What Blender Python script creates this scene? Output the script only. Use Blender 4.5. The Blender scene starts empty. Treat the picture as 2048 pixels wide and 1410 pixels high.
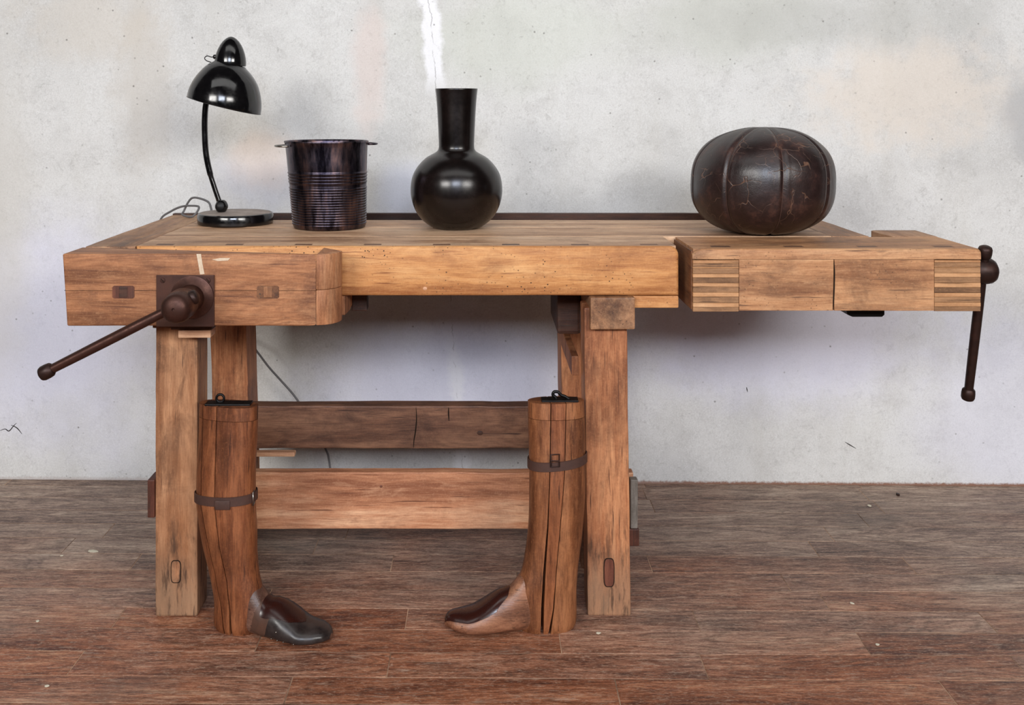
import bpy, bmesh, math, random
from mathutils import Vector, Matrix, noise
R = math.radians
sc = bpy.context.scene
COL = sc.collection

# ------------------------------------------------------------------ camera, world, light, exposure
F, H, VX, VY = 2033.0, 1.16, 954.0, 210.0        # focal length in px, lens height, principal point of the frame
cam_d = bpy.data.cameras.new('camera'); cam = bpy.data.objects.new('camera', cam_d); COL.objects.link(cam)
cam.location = (0, 0, H); cam.rotation_euler = (R(90), 0, 0)
cam_d.sensor_width = 36; cam_d.lens = 36 * F / 2048
cam_d.shift_x = (1024 - VX) / 2048; cam_d.shift_y = -(705 - VY) / 2048
sc.camera = cam
w = bpy.data.worlds.new('world'); sc.world = w; w.use_nodes = True
w.node_tree.nodes['Background'].inputs[0].default_value = (.86, .9, 1, 1)
w.node_tree.nodes['Background'].inputs[1].default_value = 0.012

def area(name, loc, target, sx, sy, power, col):
    l = bpy.data.lights.new(name, 'AREA'); l.shape = 'RECTANGLE'; l.size = sx; l.size_y = sy
    l.energy = power; l.color = col
    o = bpy.data.objects.new(name, l); COL.objects.link(o); o.location = loc
    o.rotation_euler = (Vector(target) - Vector(loc)).to_track_quat('-Z', 'Y').to_euler()
    return o
# tall windows of the wall opposite, and an unseen overhead fill added to lighten upward faces
area('window_light', (-2.7, -2.6, 2.6), (-.7, 3, .75), 2.1, .95, 165, (1, .975, .94))
area('window_light', (0.0, -2.6, 2.6), (0.0, 3, .75), 1.7, .95, 130, (.78, .85, 1))
area('window_light', (2.7, -2.6, 2.6), (.7, 3, .75), 2.1, .95, 165, (1, .975, .94))
area('top_fill', (0, 0.7, 3.7), (0, 2.3, .6), 4.6, 1.0, 30, (1, .99, .97))
sc.view_settings.view_transform = 'Standard'; sc.view_settings.look = 'None'
sc.view_settings.gamma = 1; sc.view_settings.use_curve_mapping = False
sc.view_settings.exposure = 0.0

# ------------------------------------------------------------------ node helpers
class NT:
    def __init__(s, name):
        s.m = bpy.data.materials.new(name); s.m.use_nodes = True; s.t = s.m.node_tree
        s.b = s.t.nodes['Principled BSDF']; s.pos = s.n('ShaderNodeNewGeometry').outputs['Position']
    def n(s, typ, **k):
        x = s.t.nodes.new(typ)
        for a, v in k.items(): setattr(x, a, v)
        return x
    def put(s, sock, v):
        if isinstance(v, bpy.types.NodeSocket): s.t.links.new(v, sock)
        elif isinstance(v, tuple) and len(v) == 3 and sock.type == 'RGBA': sock.default_value = (*v, 1)
        else: sock.default_value = v
    def math(s, op, a, b=0.0, c=None, clamp=False):
        x = s.n('ShaderNodeMath', operation=op, use_clamp=clamp)
        s.put(x.inputs[0], a); s.put(x.inputs[1], b)
        if c is not None: s.put(x.inputs[2], c)
        return x.outputs[0]
    def vec(s, op, a, b=None):
        x = s.n('ShaderNodeVectorMath', operation=op); s.put(x.inputs[0], a)
        if b is not None: s.put(x.inputs[1], b)
        return x.outputs['Value'] if op in ('LENGTH', 'DOT_PRODUCT') else x.outputs[0]
    def noise(s, vec, scale, detail=6, rough=.6, dist=0):
        x = s.n('ShaderNodeTexNoise'); s.put(x.inputs['Vector'], vec); x.inputs['Scale'].default_value = scale
        x.inputs['Detail'].default_value = detail; x.inputs['Roughness'].default_value = rough; x.inputs['Distortion'].default_value = dist
        return x.outputs['Fac']
    def rng(s, v, a, b, c=0.0, d=1.0, smooth=False):
        x = s.n('ShaderNodeMapRange'); x.clamp = True
        if smooth: x.interpolation_type = 'SMOOTHSTEP'
        for i, q in enumerate((v, a, b, c, d)): s.put(x.inputs[i], q)
        return x.outputs[0]
    def mix(s, f, a, b, mode='MIX'):
        x = s.n('ShaderNodeMix', data_type='RGBA', blend_type=mode)
        s.put(x.inputs['Factor'], f); s.put(x.inputs['A'], a); s.put(x.inputs['B'], b)
        return x.outputs['Result']
    def ramp(s, f, stops):
        x = s.n('ShaderNodeValToRGB'); s.put(x.inputs[0], f); e = x.color_ramp.elements
        while len(e) < len(stops): e.new(.5)
        for q, (p, c) in zip(e, stops): q.position = p; q.color = (*c, 1)
        return x.outputs[0]
    def bump(s, h, strength, dist=.002):
        x = s.n('ShaderNodeBump'); x.inputs['Strength'].default_value = strength; x.inputs['Distance'].default_value = dist
        s.put(x.inputs['Height'], h); s.t.links.new(x.outputs[0], s.b.inputs['Normal']); return x
    def rand(s): return s.n('ShaderNodeObjectInfo').outputs['Random']
    def jitpos(s, amt=1.0):
        r = s.rand(); c = s.n('ShaderNodeCombineXYZ')
        s.put(c.inputs[0], s.math('MULTIPLY', r, 7.3 * amt)); s.put(c.inputs[1], s.math('MULTIPLY', r, 13.7 * amt)); s.put(c.inputs[2], s.math('MULTIPLY', r, 5.1 * amt))
        return s.vec('ADD', s.pos, c.outputs[0])
    def done(s, col=None, rough=None, metal=None, spec=None):
        if col is not None: s.put(s.b.inputs['Base Color'], col)
        if rough is not None: s.put(s.b.inputs['Roughness'], rough)
        if metal is not None: s.b.inputs['Metallic'].default_value = metal
        if spec is not None: s.b.inputs['Specular IOR Level'].default_value = spec
        return s.m
def srgb(r, g, b):
    f = lambda c: ((c / 255 + .055) / 1.055) ** 2.4 if c > 10 else c / 255 / 12.92
    return (f(r), f(g), f(b))
def stretch(axis, a, b): return tuple(a if i == axis else b for i in range(3))

def wood(name, dark, mid, light, axis=0, grime=(.05, .035, .025), grime_amt=.35, rings=.35, pits=0, rough=.55, spec=.35, seed=0.0, vary=.25, hue=None, foot=False, con=1.0):
    s = NT(name); p = s.vec('ADD', s.jitpos(), (seed, seed * 2, seed * .7))
    big = s.noise(s.vec('MULTIPLY', p, stretch(axis, 1.6, 11)), 1.0, 5, .6, .4)
    mids = s.noise(s.vec('MULTIPLY', p, stretch(axis, 5, 60)), 1.0, 6, .65, .3)
    fine = s.noise(s.vec('MULTIPLY', p, stretch(axis, 26, 520)), 1.0, 4, .7)
    v = s.math('ADD', s.math('MULTIPLY', big, .6), s.math('MULTIPLY', mids, .4))
    k = .12 / con
    c = s.ramp(v, [(.5 - k, dark), (.5, mid), (.5 + k, light)])
    if rings:
        g = s.math('FRACT', s.math('MULTIPLY', s.noise(s.vec('MULTIPLY', p, stretch(axis, 1.1, 8)), 1.0, 2, .5, .6), 22.0))
        ln = s.rng(s.math('ABSOLUTE', s.math('SUBTRACT', g, .5)), .0, .42, 1.0, 0.0)
        c = s.mix(s.math('MULTIPLY', ln, rings), c, s.mix(.6, c, dark))
    c = s.mix(s.rng(fine, .45, .7, 0, .6), c, s.mix(.75, c, dark))
    c = s.mix(s.rng(fine, .52, .2, 0, .28), c, light)
    bl = s.noise(p, 5.5, 5, .7, .5)
    c = s.mix(s.rng(bl, .5, .68, 0, grime_amt), c, grime)
    b2 = s.noise(s.vec('MULTIPLY', p, stretch(axis, 6, 26)), 1.0, 6, .75, .6)
    c = s.mix(s.rng(b2, .53, .68, 0, grime_amt * .9), c, grime)
    c = s.mix(s.rng(b2, .46, .34, 0, .3), c, light)
    gr = s.noise(s.pos, 210, 3, .8)
    c = s.mix(s.rng(gr, .54, .7, 0, .35), c, s.mix(.7, c, dark)); c = s.mix(s.rng(gr, .46, .3, 0, .25), c, light)
    if hue: c = s.mix(s.rng(s.noise(p, 3.1, 3, .6), .42, .66, 0, .55), c, hue)
    # slits and dark end streaks
    st = s.noise(s.vec('MULTIPLY', p, stretch(axis, 7, 150)), 1.0, 3, .6)
    c = s.mix(s.rng(st, .62, .7, 0, .8), c, grime)
    if foot:      # the feet of the legs are bleached and streaked by years of wet mopping
        z = s.n('ShaderNodeSeparateXYZ'); s.put(z.inputs[0], s.pos)
        fz = s.math('ADD', z.outputs['Z'], s.math('MULTIPLY', s.math('SUBTRACT', s.noise(s.vec('MULTIPLY', s.pos, (40, 40, 5)), 1.0, 4, .7), .5), .22))
        c = s.mix(s.rng(fz, .18, .04, 0, .5), c, srgb(146, 122, 98))
        c = s.mix(s.math('MULTIPLY', s.rng(fz, .24, .14), s.rng(s.noise(s.vec('MULTIPLY', s.pos, (55, 55, 9)), 1.0, 4, .7), .5, .62, 0, .8)), c, srgb(62, 44, 34))
    h = s.math('ADD', s.math('MULTIPLY', fine, .7), s.math('MULTIPLY', mids, .8))
    if pits:
        vo = s.n('ShaderNodeTexVoronoi'); s.put(vo.inputs['Vector'], s.pos); vo.inputs['Scale'].default_value = 105
        m = s.math('MULTIPLY', s.rng(vo.outputs['Distance'], .2, .13), s.rng(s.noise(s.pos, 9, 3), .44, .6), clamp=True)
        m = s.math('MULTIPLY', m, pits); c = s.mix(m, c, (.03, .018, .01)); h = s.math('SUBTRACT', h, m)
    r = s.rand(); c = s.mix(s.math('MULTIPLY', r, vary), c, s.mix(.5, c, dark))
    s.bump(h, .35, .0015)
    return s.done(c, s.rng(mids, .3, .7, rough - .08, rough + .1), None, spec)

def plain(name, col, rough=.5, metal=0, spec=.5, var=.3, scale=30, bump=.15, dirt=None):
    s = NT(name); n = s.noise(s.pos, scale, 6, .65)
    c = s.mix(s.rng(n, .35, .7, 0, var), col, dirt or tuple(x * .4 for x in col))
    if bump: s.bump(n, bump, .001)
    return s.done(c, s.rng(n, .3, .7, max(.02, rough - .08), rough + .12), metal, spec)

M = {}
BD, BM, BL = srgb(120, 72, 38), srgb(178, 122, 76), srgb(214, 164, 112)
M['beam'] = wood('beam_wood', srgb(150, 92, 50), srgb(202, 142, 86), srgb(226, 174, 118), 0, grime=srgb(120, 68, 38), pits=1.0, rings=.35, grime_amt=.5, vary=.1)
M['chop'] = wood('vise_wood', srgb(112, 68, 42), srgb(170, 114, 76), srgb(202, 150, 108), 0, grime=srgb(82, 48, 34), rings=.55, grime_amt=.6, vary=.1, seed=3.0)
M['chop_end'] = wood('vise_end_wood', srgb(110, 66, 40), srgb(176, 118, 80), srgb(206, 152, 110), 2, grime=srgb(70, 42, 30), rings=.3, grime_amt=.5, vary=.1, seed=3.0)
M['top'] = wood('top_wood', srgb(136, 96, 68), srgb(204, 162, 126), srgb(230, 196, 162), 0, grime=srgb(92, 62, 44), rings=.3, grime_amt=.45, seed=6.0)
M['top_y'] = wood('end_cap_wood', srgb(108, 74, 50), srgb(164, 120, 88), srgb(196, 156, 120), 1, grime=srgb(70, 46, 32), rings=.2, grime_amt=.4, seed=8.0)
M['vise'] = wood('tail_vise_wood', srgb(130, 84, 54), srgb(188, 136, 94), srgb(216, 168, 124), 0, grime=srgb(80, 54, 40), rings=.35, grime_amt=.55, pits=.5, seed=11.0, vary=.2)
M['vise_light'] = wood('finger_light_wood', srgb(156, 108, 70), srgb(196, 146, 102), srgb(218, 172, 128), 0, rings=.1, grime_amt=.3, grime=srgb(100, 70, 46))
M['vise_dark'] = wood('finger_dark_wood', srgb(104, 72, 48), srgb(150, 110, 76), srgb(182, 138, 98), 0, rings=.1, grime_amt=.5, grime=srgb(50, 34, 24))
M['leg'] = wood('leg_wood', srgb(98, 64, 44), srgb(160, 112, 78), srgb(202, 152, 112), 2, grime=srgb(62, 42, 32), rings=.4, grime_amt=.65, seed=14.0, vary=.05, hue=srgb(142, 88, 52), foot=True)
M['leg_red'] = wood('red_leg_wood', srgb(112, 64, 40), srgb(172, 110, 72), srgb(206, 146, 102), 2, grime=srgb(74, 42, 28), rings=.4, grime_amt=.55, seed=17.0, vary=.05, foot=True)
M['rail_dark'] = wood('upper_rail_wood', srgb(70, 44, 34), srgb(118, 80, 60), srgb(150, 108, 82), 0, grime=srgb(52, 32, 26), rings=.45, grime_amt=.6, seed=20.0, vary=.05)
M['rail'] = wood('lower_rail_wood', srgb(134, 82, 56), srgb(190, 130, 94), srgb(226, 176, 138), 0, grime=srgb(96, 56, 38), rings=.3, grime_amt=.35, seed=23.0, vary=.05)
M['dark'] = wood('dark_wood', srgb(38, 22, 16), srgb(66, 40, 30), srgb(96, 62, 46), 0, rings=.2, grime_amt=.3)
M['dark_y'] = wood('dark_crossbeam_wood', srgb(70, 42, 28), srgb(118, 76, 50), srgb(150, 104, 70), 1, rings=.2, grime_amt=.4)
M['block'] = wood('block_wood', srgb(110, 72, 48), srgb(172, 126, 90), srgb(196, 150, 112), 1, grime=srgb(60, 42, 34), rings=.4, grime_amt=.7, seed=2.0)
M['redwood'] = wood('wedge_wood', srgb(60, 30, 24), srgb(98, 54, 40), srgb(132, 78, 58), 2, rings=.2, grime_amt=.3)
M['grey_wood'] = wood('grey_wedge_wood', srgb(96, 88, 80), srgb(140, 132, 122), srgb(176, 168, 156), 2, rings=.2, grime_amt=.3)
M['pale'] = wood('pale_wood', srgb(170, 120, 90), srgb(212, 162, 126), srgb(228, 186, 150), 0, rings=.1, grime_amt=.15)
M['plug'] = wood('plug_wood', srgb(70, 44, 30), srgb(116, 78, 54), srgb(150, 108, 78), 0, rings=.2, grime_amt=.4)
M['hole'] = plain('hole_dark', (.02, .013, .009), .9, 0, .1)
M['boot'] = wood('boot_tree_wood', srgb(62, 32, 18), srgb(118, 66, 38), srgb(162, 100, 62), 2, grime=srgb(52, 26, 14), rings=.4, grime_amt=.5, rough=.38, spec=.5, seed=30.0, vary=.15)
M['boot_b'] = wood('boot_tree_wood_light', srgb(78, 42, 24), srgb(132, 80, 48), srgb(172, 114, 74), 2, grime=srgb(62, 34, 20), rings=.35, grime_amt=.45, rough=.38, spec=.5, seed=33.0, vary=.15)
M['boot_foot'] = wood('boot_foot_wood', srgb(76, 44, 30), srgb(132, 86, 62), srgb(168, 118, 88), 0, grime=srgb(42, 26, 20), rings=.2, grime_amt=.5, rough=.36, spec=.5, seed=36.0, vary=.05)
M['boot_foot_dark'] = wood('boot_foot_dark_wood', srgb(58, 36, 28), srgb(92, 62, 50), srgb(122, 88, 72), 0, grime=srgb(36, 24, 20), rings=.2, grime_amt=.5, rough=.36, spec=.5, seed=39.0, vary=.05)
M['strap'] = plain('strap_leather', srgb(74, 50, 42), .55, 0, .4, .5, 60, .3)
M['black_leather'] = plain('black_toe_leather', srgb(34, 28, 27), .33, 0, .5, .5, 40, .25, srgb(70, 60, 56))
M['brown_leather'] = plain('brown_patch_leather', srgb(82, 56, 44), .5, 0, .4, .5, 50, .3)
M['instep'] = plain('instep_lacquer', srgb(48, 20, 15), .25, 0, .5, .4, 25, .15, srgb(14, 8, 7))
M['iron'] = plain('rusty_iron', srgb(84, 56, 48), .42, .75, .5, .6, 55, .35, srgb(44, 26, 20))
M['iron_dark'] = plain('dark_iron', srgb(46, 33, 30), .45, .6, .5, .5, 60, .35, srgb(74, 42, 30))
M['plate'] = plain('iron_plate', srgb(84, 54, 44), .5, .5, .4, .6, 22, .25, srgb(40, 26, 24))
M['black_iron'] = plain('black_iron', srgb(22, 20, 20), .4, .6, .5, .4, 60, .2)
M['steel'] = plain('worn_steel', srgb(170, 165, 158), .35, 1, .5, .3)
M['enamel'] = plain('black_enamel', srgb(10, 9, 10), .13, 0, .6, .2, 40, .02, srgb(26, 22, 22))
M['enamel_matt'] = plain('lamp_base_top', srgb(158, 144, 134), .6, 0, .4, .5, 25, .1, srgb(70, 62, 58))
M['white_inside'] = plain('shade_inside', srgb(120, 118, 112), .5)
M['bulb'] = plain('bulb_glass', srgb(210, 210, 205), .2, 0, .5, .1)
M['cord'] = plain('grey_cord', srgb(104, 102, 102), .5, 0, .4, .2)
M['cord'].diffuse_color = (.2, .2, .2, 1)
s = NT('blackened_silver')
n1 = s.noise(s.vec('MULTIPLY', s.pos, (40, 40, 7)), 1.0, 6, .7); n2 = s.noise(s.pos, 16, 4)
c = s.ramp(n1, [(.38, srgb(40, 34, 40)), (.5, srgb(92, 84, 94)), (.66, srgb(140, 112, 108))])
c = s.mix(s.rng(n2, .4, .65, 0, .6), c, srgb(46, 44, 58)); s.bump(n1, .06, .001)
M['silver'] = s.done(c, s.rng(n1, .3, .7, .24, .42), 1.0)
s = NT('vase_lacquer')
n1 = s.noise(s.pos, 22, 5, .6); s.bump(s.noise(s.pos, 9, 2), .06, .004)
M['vase'] = s.done(s.mix(s.rng(n1, .4, .7), srgb(13, 8, 7), srgb(24, 15, 13)), s.rng(n1, .3, .7, .2, .3), 0, .45)
s = NT('ball_leather')
p = s.vec('ADD', s.pos, (0, 0, 0)); wv = s.n('ShaderNodeTexNoise'); s.put(wv.inputs['Vector'], p); wv.inputs['Scale'].default_value = 9; wv.inputs['Detail'].default_value = 3
pd = s.vec('ADD', p, s.vec('MULTIPLY', s.vec('SUBTRACT', wv.outputs['Color'], (.5, .5, .5)), (.16, .16, .16)))
vo = s.n('ShaderNodeTexVoronoi', feature='DISTANCE_TO_EDGE'); s.put(vo.inputs['Vector'], pd); vo.inputs['Scale'].default_value = 19
cr = s.math('MULTIPLY', s.rng(vo.outputs['Distance'], .022, 0), s.rng(s.noise(p, 13, 3), .47, .62))
n1 = s.noise(p, 15, 6, .7); n2 = s.noise(p, 240, 3)
c = s.ramp(n1, [(.3, srgb(22, 13, 12)), (.55, srgb(40, 24, 22)), (.74, srgb(78, 48, 38))])
c = s.mix(s.math('MULTIPLY', cr, .75), c, srgb(122, 88, 68))
s.bump(s.math('ADD', s.math('SUBTRACT', n1, s.math('MULTIPLY', cr, .7)), s.math('MULTIPLY', n2, .12)), .3, .003)
M['ball'] = s.done(c, s.rng(n1, .3, .7, .3, .46), 0, .55)

# floor: worn oak, grey where it is dry and reddish where the old stain is left
s = NT('floor_wood'); p = s.jitpos(1.0)
big = s.noise(s.vec('MULTIPLY', p, (1.5, 9, 9)), 1.0, 5, .65, .6); mids = s.noise(s.vec('MULTIPLY', p, (13, 95, 95)), 1.0, 7, .75, .3)
fine = s.noise(s.vec('MULTIPLY', p, (30, 300, 300)), 1.0, 4, .75)
v = s.math('ADD', s.math('MULTIPLY', big, .45), s.math('MULTIPLY', mids, .55))
grey = s.ramp(v, [(.37, srgb(88, 72, 65)), (.46, srgb(142, 118, 104)), (.53, srgb(172, 148, 130)), (.62, srgb(206, 184, 164))])
red = s.ramp(v, [(.38, srgb(88, 46, 32)), (.47, srgb(146, 88, 60)), (.54, srgb(174, 112, 80)), (.63, srgb(210, 158, 122))])
sx = s.n('ShaderNodeSeparateXYZ'); s.put(sx.inputs[0], s.pos)
zone = s.math('ADD', s.rng(sx.outputs['Y'], 2.15, 2.8, .95, 0.15), s.rng(s.noise(s.pos, 1.7, 3), .35, .65, -.3, .3))
zone = s.math('SUBTRACT', zone, s.rng(s.math('ABSOLUTE', s.math('ADD', sx.outputs['X'], .15)), .5, 1.3, 0, .42))
zone = s.math('ADD', zone, s.math('MULTIPLY', s.math('SUBTRACT', s.rand(), .5), .4), clamp=True)
c = s.mix(zone, grey, red)
g = s.math('FRACT', s.math('MULTIPLY', s.noise(s.vec('MULTIPLY', p, (1.5, 9, 9)), 1.0, 2, .5, .8), 16.0))
c = s.mix(s.math('MULTIPLY', s.rng(s.math('ABSOLUTE', s.math('SUBTRACT', g, .5)), 0, .3, 1, 0), .38), c, srgb(48, 30, 22))
c = s.mix(s.rng(fine, .5, .68, 0, .75), c, srgb(48, 30, 24))
gt = s.noise(s.vec('MULTIPLY', p, (110, 260, 200)), 1.0, 3, .8); c = s.mix(s.rng(gt, .52, .68, 0, .45), c, srgb(52, 34, 26)); c = s.mix(s.rng(gt, .46, .32, 0, .4), c, srgb(214, 188, 164))
c = s.mix(s.rng(s.noise(s.vec('MULTIPLY', p, (5, 40, 40)), 1.0, 6, .75, 1.2), .6, .72, 0, .75), c, srgb(42, 28, 22))
c = s.mix(s.rng(s.noise(s.vec('MULTIPLY', s.pos, (2.2, 5, 5)), 1.0, 4), .56, .72, 0, .5), c, srgb(84, 80, 76))
c = s.mix(s.rng(s.noise(s.vec('MULTIPLY', p, (16, 90, 14)), 1.0, 6, .8), .55, .68, 0, .6), c, srgb(196, 170, 148))
r = s.rand(); c = s.mix(s.math('MULTIPLY', r, .3), c, s.mix(.5, c, srgb(60, 40, 32)))
s.bump(s.math('ADD', mids, s.math('MULTIPLY', fine, .4)), .5, .0025)
M['floor'] = s.done(c, s.rng(mids, .3, .7, .42, .68), 0, .32)
M['floor_base'] = plain('floor_seam_dust', srgb(196, 162, 134), .9, 0, .1, 1.1, 5, 0, srgb(60, 38, 28))

# plaster wall
s = NT('plaster')
sp = s.n('ShaderNodeSeparateXYZ'); s.put(sp.inputs[0], s.pos); X, Z = sp.outputs['X'], sp.outputs['Z']
nb = s.noise(s.pos, 1.6, 5, .6, .3); nm = s.noise(s.pos, 9, 8, .72, .3); nf = s.noise(s.pos, 85, 6, .8); ng = s.noise(s.pos, 230, 4, .75); nv = s.noise(s.vec('MULTIPLY', s.pos, (7, 7, .9)), 1.0, 5, .6)
c = s.ramp(nb, [(.3, srgb(198, 197, 194)), (.5, srgb(214, 213, 210)), (.7, srgb(222, 222, 220))])
c = s.mix(s.rng(nm, .48, .68, 0, .5), c, srgb(188, 186, 183))
c = s.mix(s.rng(ng, .5, .72, 0, .45), c, srgb(170, 168, 165)); c = s.mix(s.rng(ng, .46, .3, 0, .5), c, srgb(236, 236, 236))
c = s.mix(s.rng(s.noise(s.pos, 34, 6, .8, .6), .56, .68, 0, .4), c, srgb(160, 158, 154))
c = s.mix(s.rng(nv, .52, .75, 0, .3), c, srgb(190, 186, 176))
def blob(c, x, z, rx, rz, col, amt, ns=7.0, w=.5, soft=.7):
    q = s.n('ShaderNodeCombineXYZ')
    s.put(q.inputs[0], s.math('DIVIDE', s.math('SUBTRACT', X, x), rx)); s.put(q.inputs[1], s.math('DIVIDE', s.math('SUBTRACT', Z, z), rz))
    d = s.math('ADD', s.vec('LENGTH', q.outputs[0]), s.math('MULTIPLY', s.math('SUBTRACT', s.noise(s.pos, ns, 5, .65), .5), w * 2))
    return s.mix(s.rng(d, 1.0, 1.0 - soft, 0, amt, True), c, col)
cool_cast = srgb(222, 222, 243)  # cool, brighter light cast on the lower wall, painted into the plaster
c = blob(c, -1.3, .45, .55, .45, cool_cast, .55, 3); c = blob(c, 0.0, .32, .7, .3, cool_cast, .6, 3); c = blob(c, .95, .45, .7, .28, cool_cast, .65, 3)
c = blob(c, 1.6, .25, .4, .4, cool_cast, .35, 3); c = blob(c, -.62, .92, .3, .12, srgb(200, 200, 214), .4, 7, .7); c = blob(c, -.2, .9, .14, .12, srgb(228, 230, 240), .7, 5)
c = blob(c, 1.32, 1.2, .42, .22, srgb(224, 212, 198), .6, 9, .7); c = blob(c, .78, 1.42, .35, .2, srgb(192, 194, 184), .6, 6)
c = blob(c, .1, 1.36, .5, .2, srgb(204, 208, 196), .5, 4); c = blob(c, -.33, 1.28, .07, .3, srgb(218, 200, 192), .5, 9, .6)
c = blob(c, -.66, 1.0, .14, .12, srgb(224, 206, 194), .6, 5); c = blob(c, -1.03, 1.22, .12, .4, srgb(196, 189, 179), .5, 8, .7)
c = blob(c, -1.2, 1.42, .3, .16, srgb(204, 196, 184), .5, 8, .7); c = blob(c, 1.68, 1.12, .12, .2, srgb(176, 176, 176), .7, 7)
c = blob(c, 1.1, 1.42, .6, .12, srgb(180, 180, 174), .5, 8); c = blob(c, -1.5, .85, .18, .7, srgb(206, 202, 194), .5, 4)
# white filled crack that runs down behind the vase
cx = s.math('ADD', X, s.math('MULTIPLY', Z, .07)); wob = s.math('MULTIPLY', s.math('SUBTRACT', s.noise(s.vec('MULTIPLY', s.pos, (0, 0, 9)), 1.0, 5, .7), .5), .05)
cd = s.math('ABSOLUTE', s.math('ADD', s.math('ADD', cx, .042), wob))
fill = s.math('MULTIPLY', s.rng(s.math('ADD', cd, s.math('MULTIPLY', s.math('SUBTRACT', nm, .5), .06)), .034, .022), s.rng(Z, 1.18, 1.26))
fill2 = s.math('MULTIPLY', s.rng(s.math('ADD', cd, s.math('MULTIPLY', s.math('SUBTRACT', nm, .5), .09)), .03, .008, 0, .6), s.rng(Z, .5, .35))
c = s.mix(s.math('MAXIMUM', fill, fill2), c, srgb(238, 238, 240))
crk = s.math('MULTIPLY', s.rng(cd, .0016, .0004), s.rng(s.noise(s.vec('MULTIPLY', s.pos, (3, 3, 14)), 1.0, 3), .45, .55))
c = s.mix(s.math('MULTIPLY', crk, .5), c, srgb(110, 104, 100))
vo = s.n('ShaderNodeTexVoronoi'); s.put(vo.inputs['Vector'], s.pos); vo.inputs['Scale'].default_value = 34
pit = s.math('MULTIPLY', s.rng(vo.outputs['Distance'], .13, .05), s.rng(s.noise(s.pos, 11, 4), .5, .62))
c = s.mix(s.math('MULTIPLY', pit, .75), c, srgb(110, 106, 102))
up = s.math('MULTIPLY', s.rng(nf, .56, .74, 0, .75), s.rng(s.noise(s.pos, 4.5, 5, .7), .42, .66, .12, 1))
c = s.mix(s.math('MULTIPLY', up, s.rng(Z, .8, 1.4, .55, 1.0)), c, srgb(120, 118, 112))
foot = s.math('MULTIPLY', s.rng(s.math('ADD', Z, s.math('MULTIPLY', nf, .02)), .021, .014), s.rng(X, -.4, .7, .3, 1))
c = s.mix(foot, c, srgb(138, 104, 88))
s.bump(s.math('SUBTRACT', s.math('ADD', s.math('MULTIPLY', nm, .9), s.math('ADD', s.math('MULTIPLY', nf, .5), s.math('MULTIPLY', ng, .25))), s.math('ADD', pit, crk)), .42, .004)
M['wall'] = s.done(c, .85, 0, .2)
M['paint'] = plain('white_chalk_mark', srgb(214, 196, 172), .8, 0, .2, .5, 90, 0, srgb(176, 138, 104))
M['flake'] = plain('pale_chip', srgb(214, 206, 184), .7, 0, .3, .2)
M['yellow'] = plain('yellow_paint', srgb(150, 138, 66), .8, 0, .2, .9, 40, 0, srgb(106, 92, 68))

# ------------------------------------------------------------------ object helpers
WL = {}
def link(name, bm, mat, parent=None, smooth=False, auto=None, kind=None):
    bmesh.ops.recalc_face_normals(bm, faces=bm.faces)
    me = bpy.data.meshes.new(name)
    c = Vector((0, 0, 0)); n = len(bm.verts)
    lo = Vector([min(v.co[i] for v in bm.verts) for i in range(3)]); hi = Vector([max(v.co[i] for v in bm.verts) for i in range(3)])
    c = (lo + hi) / 2; bmesh.ops.translate(bm, verts=bm.verts, vec=-c)
    bm.to_mesh(me); bm.free(); me.materials.append(M[mat] if isinstance(mat, str) else mat)
    if smooth or auto is not None:
        me.polygons.foreach_set('use_smooth', [True] * len(me.polygons))
        if auto is not None: me.set_sharp_from_angle(angle=R(auto))
    o = bpy.data.objects.new(name, me); COL.objects.link(o); WL[o.name] = c
    if parent: o.parent = parent; o.location = c - WL[parent.name]
    else: o.location = c
    if kind: o['kind'] = kind
    return o
def thing(name, label, cat, loc, group=None):
    o = bpy.data.objects.new(name, None); COL.objects.link(o); o.location = loc; o.empty_display_size = .05
    o['label'] = label; o['category'] = cat; WL[o.name] = Vector(loc)
    if group: o['group'] = group
    return o
def P(px, py, D): return Vector(((px - VX) * D / F, D, H - (py - VY) * D / F))

def wbox(x0, x1, y0, y1, z0, z1, bev=.003, jit=.0008, cuts=None, seg=2, f=None, bm=None, freq=9):
    b = bmesh.new(); bmesh.ops.create_cube(b, size=1)
    for v in b.verts: v.co = Vector((x0 if v.co.x < 0 else x1, y0 if v.co.y < 0 else y1, z0 if v.co.z < 0 else z1))
    if bev: bmesh.ops.bevel(b, geom=list(b.edges), offset=bev, segments=seg, profile=.6, affect='EDGES', clamp_overlap=True)
    if jit:
        dims = [x1 - x0, y1 - y0, z1 - z0]
        for ax in range(3):
            n = int(dims[ax] / .035); lo = (x0, y0, z0)[ax]
            for i in range(1, n):
                no = Vector((0, 0, 0)); no[ax] = 1; co = Vector((0, 0, 0)); co[ax] = lo + dims[ax] * i / n
                bmesh.ops.bisect_plane(b, geom=list(b.verts) + list(b.edges) + list(b.faces), plane_co=co, plane_no=no)
        for v in b.verts:
            v.co += noise.noise_vector(v.co * freq) * jit + noise.noise_vector(v.co * freq * 4.3) * jit * .4
    if f:
        for v in b.verts: f(v.co)
    if bm is not None:
        me = bpy.data.meshes.new('tmp'); b.to_mesh(me); bm.from_mesh(me); bpy.data.meshes.remove(me); b.free(); return bm
    return b
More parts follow.
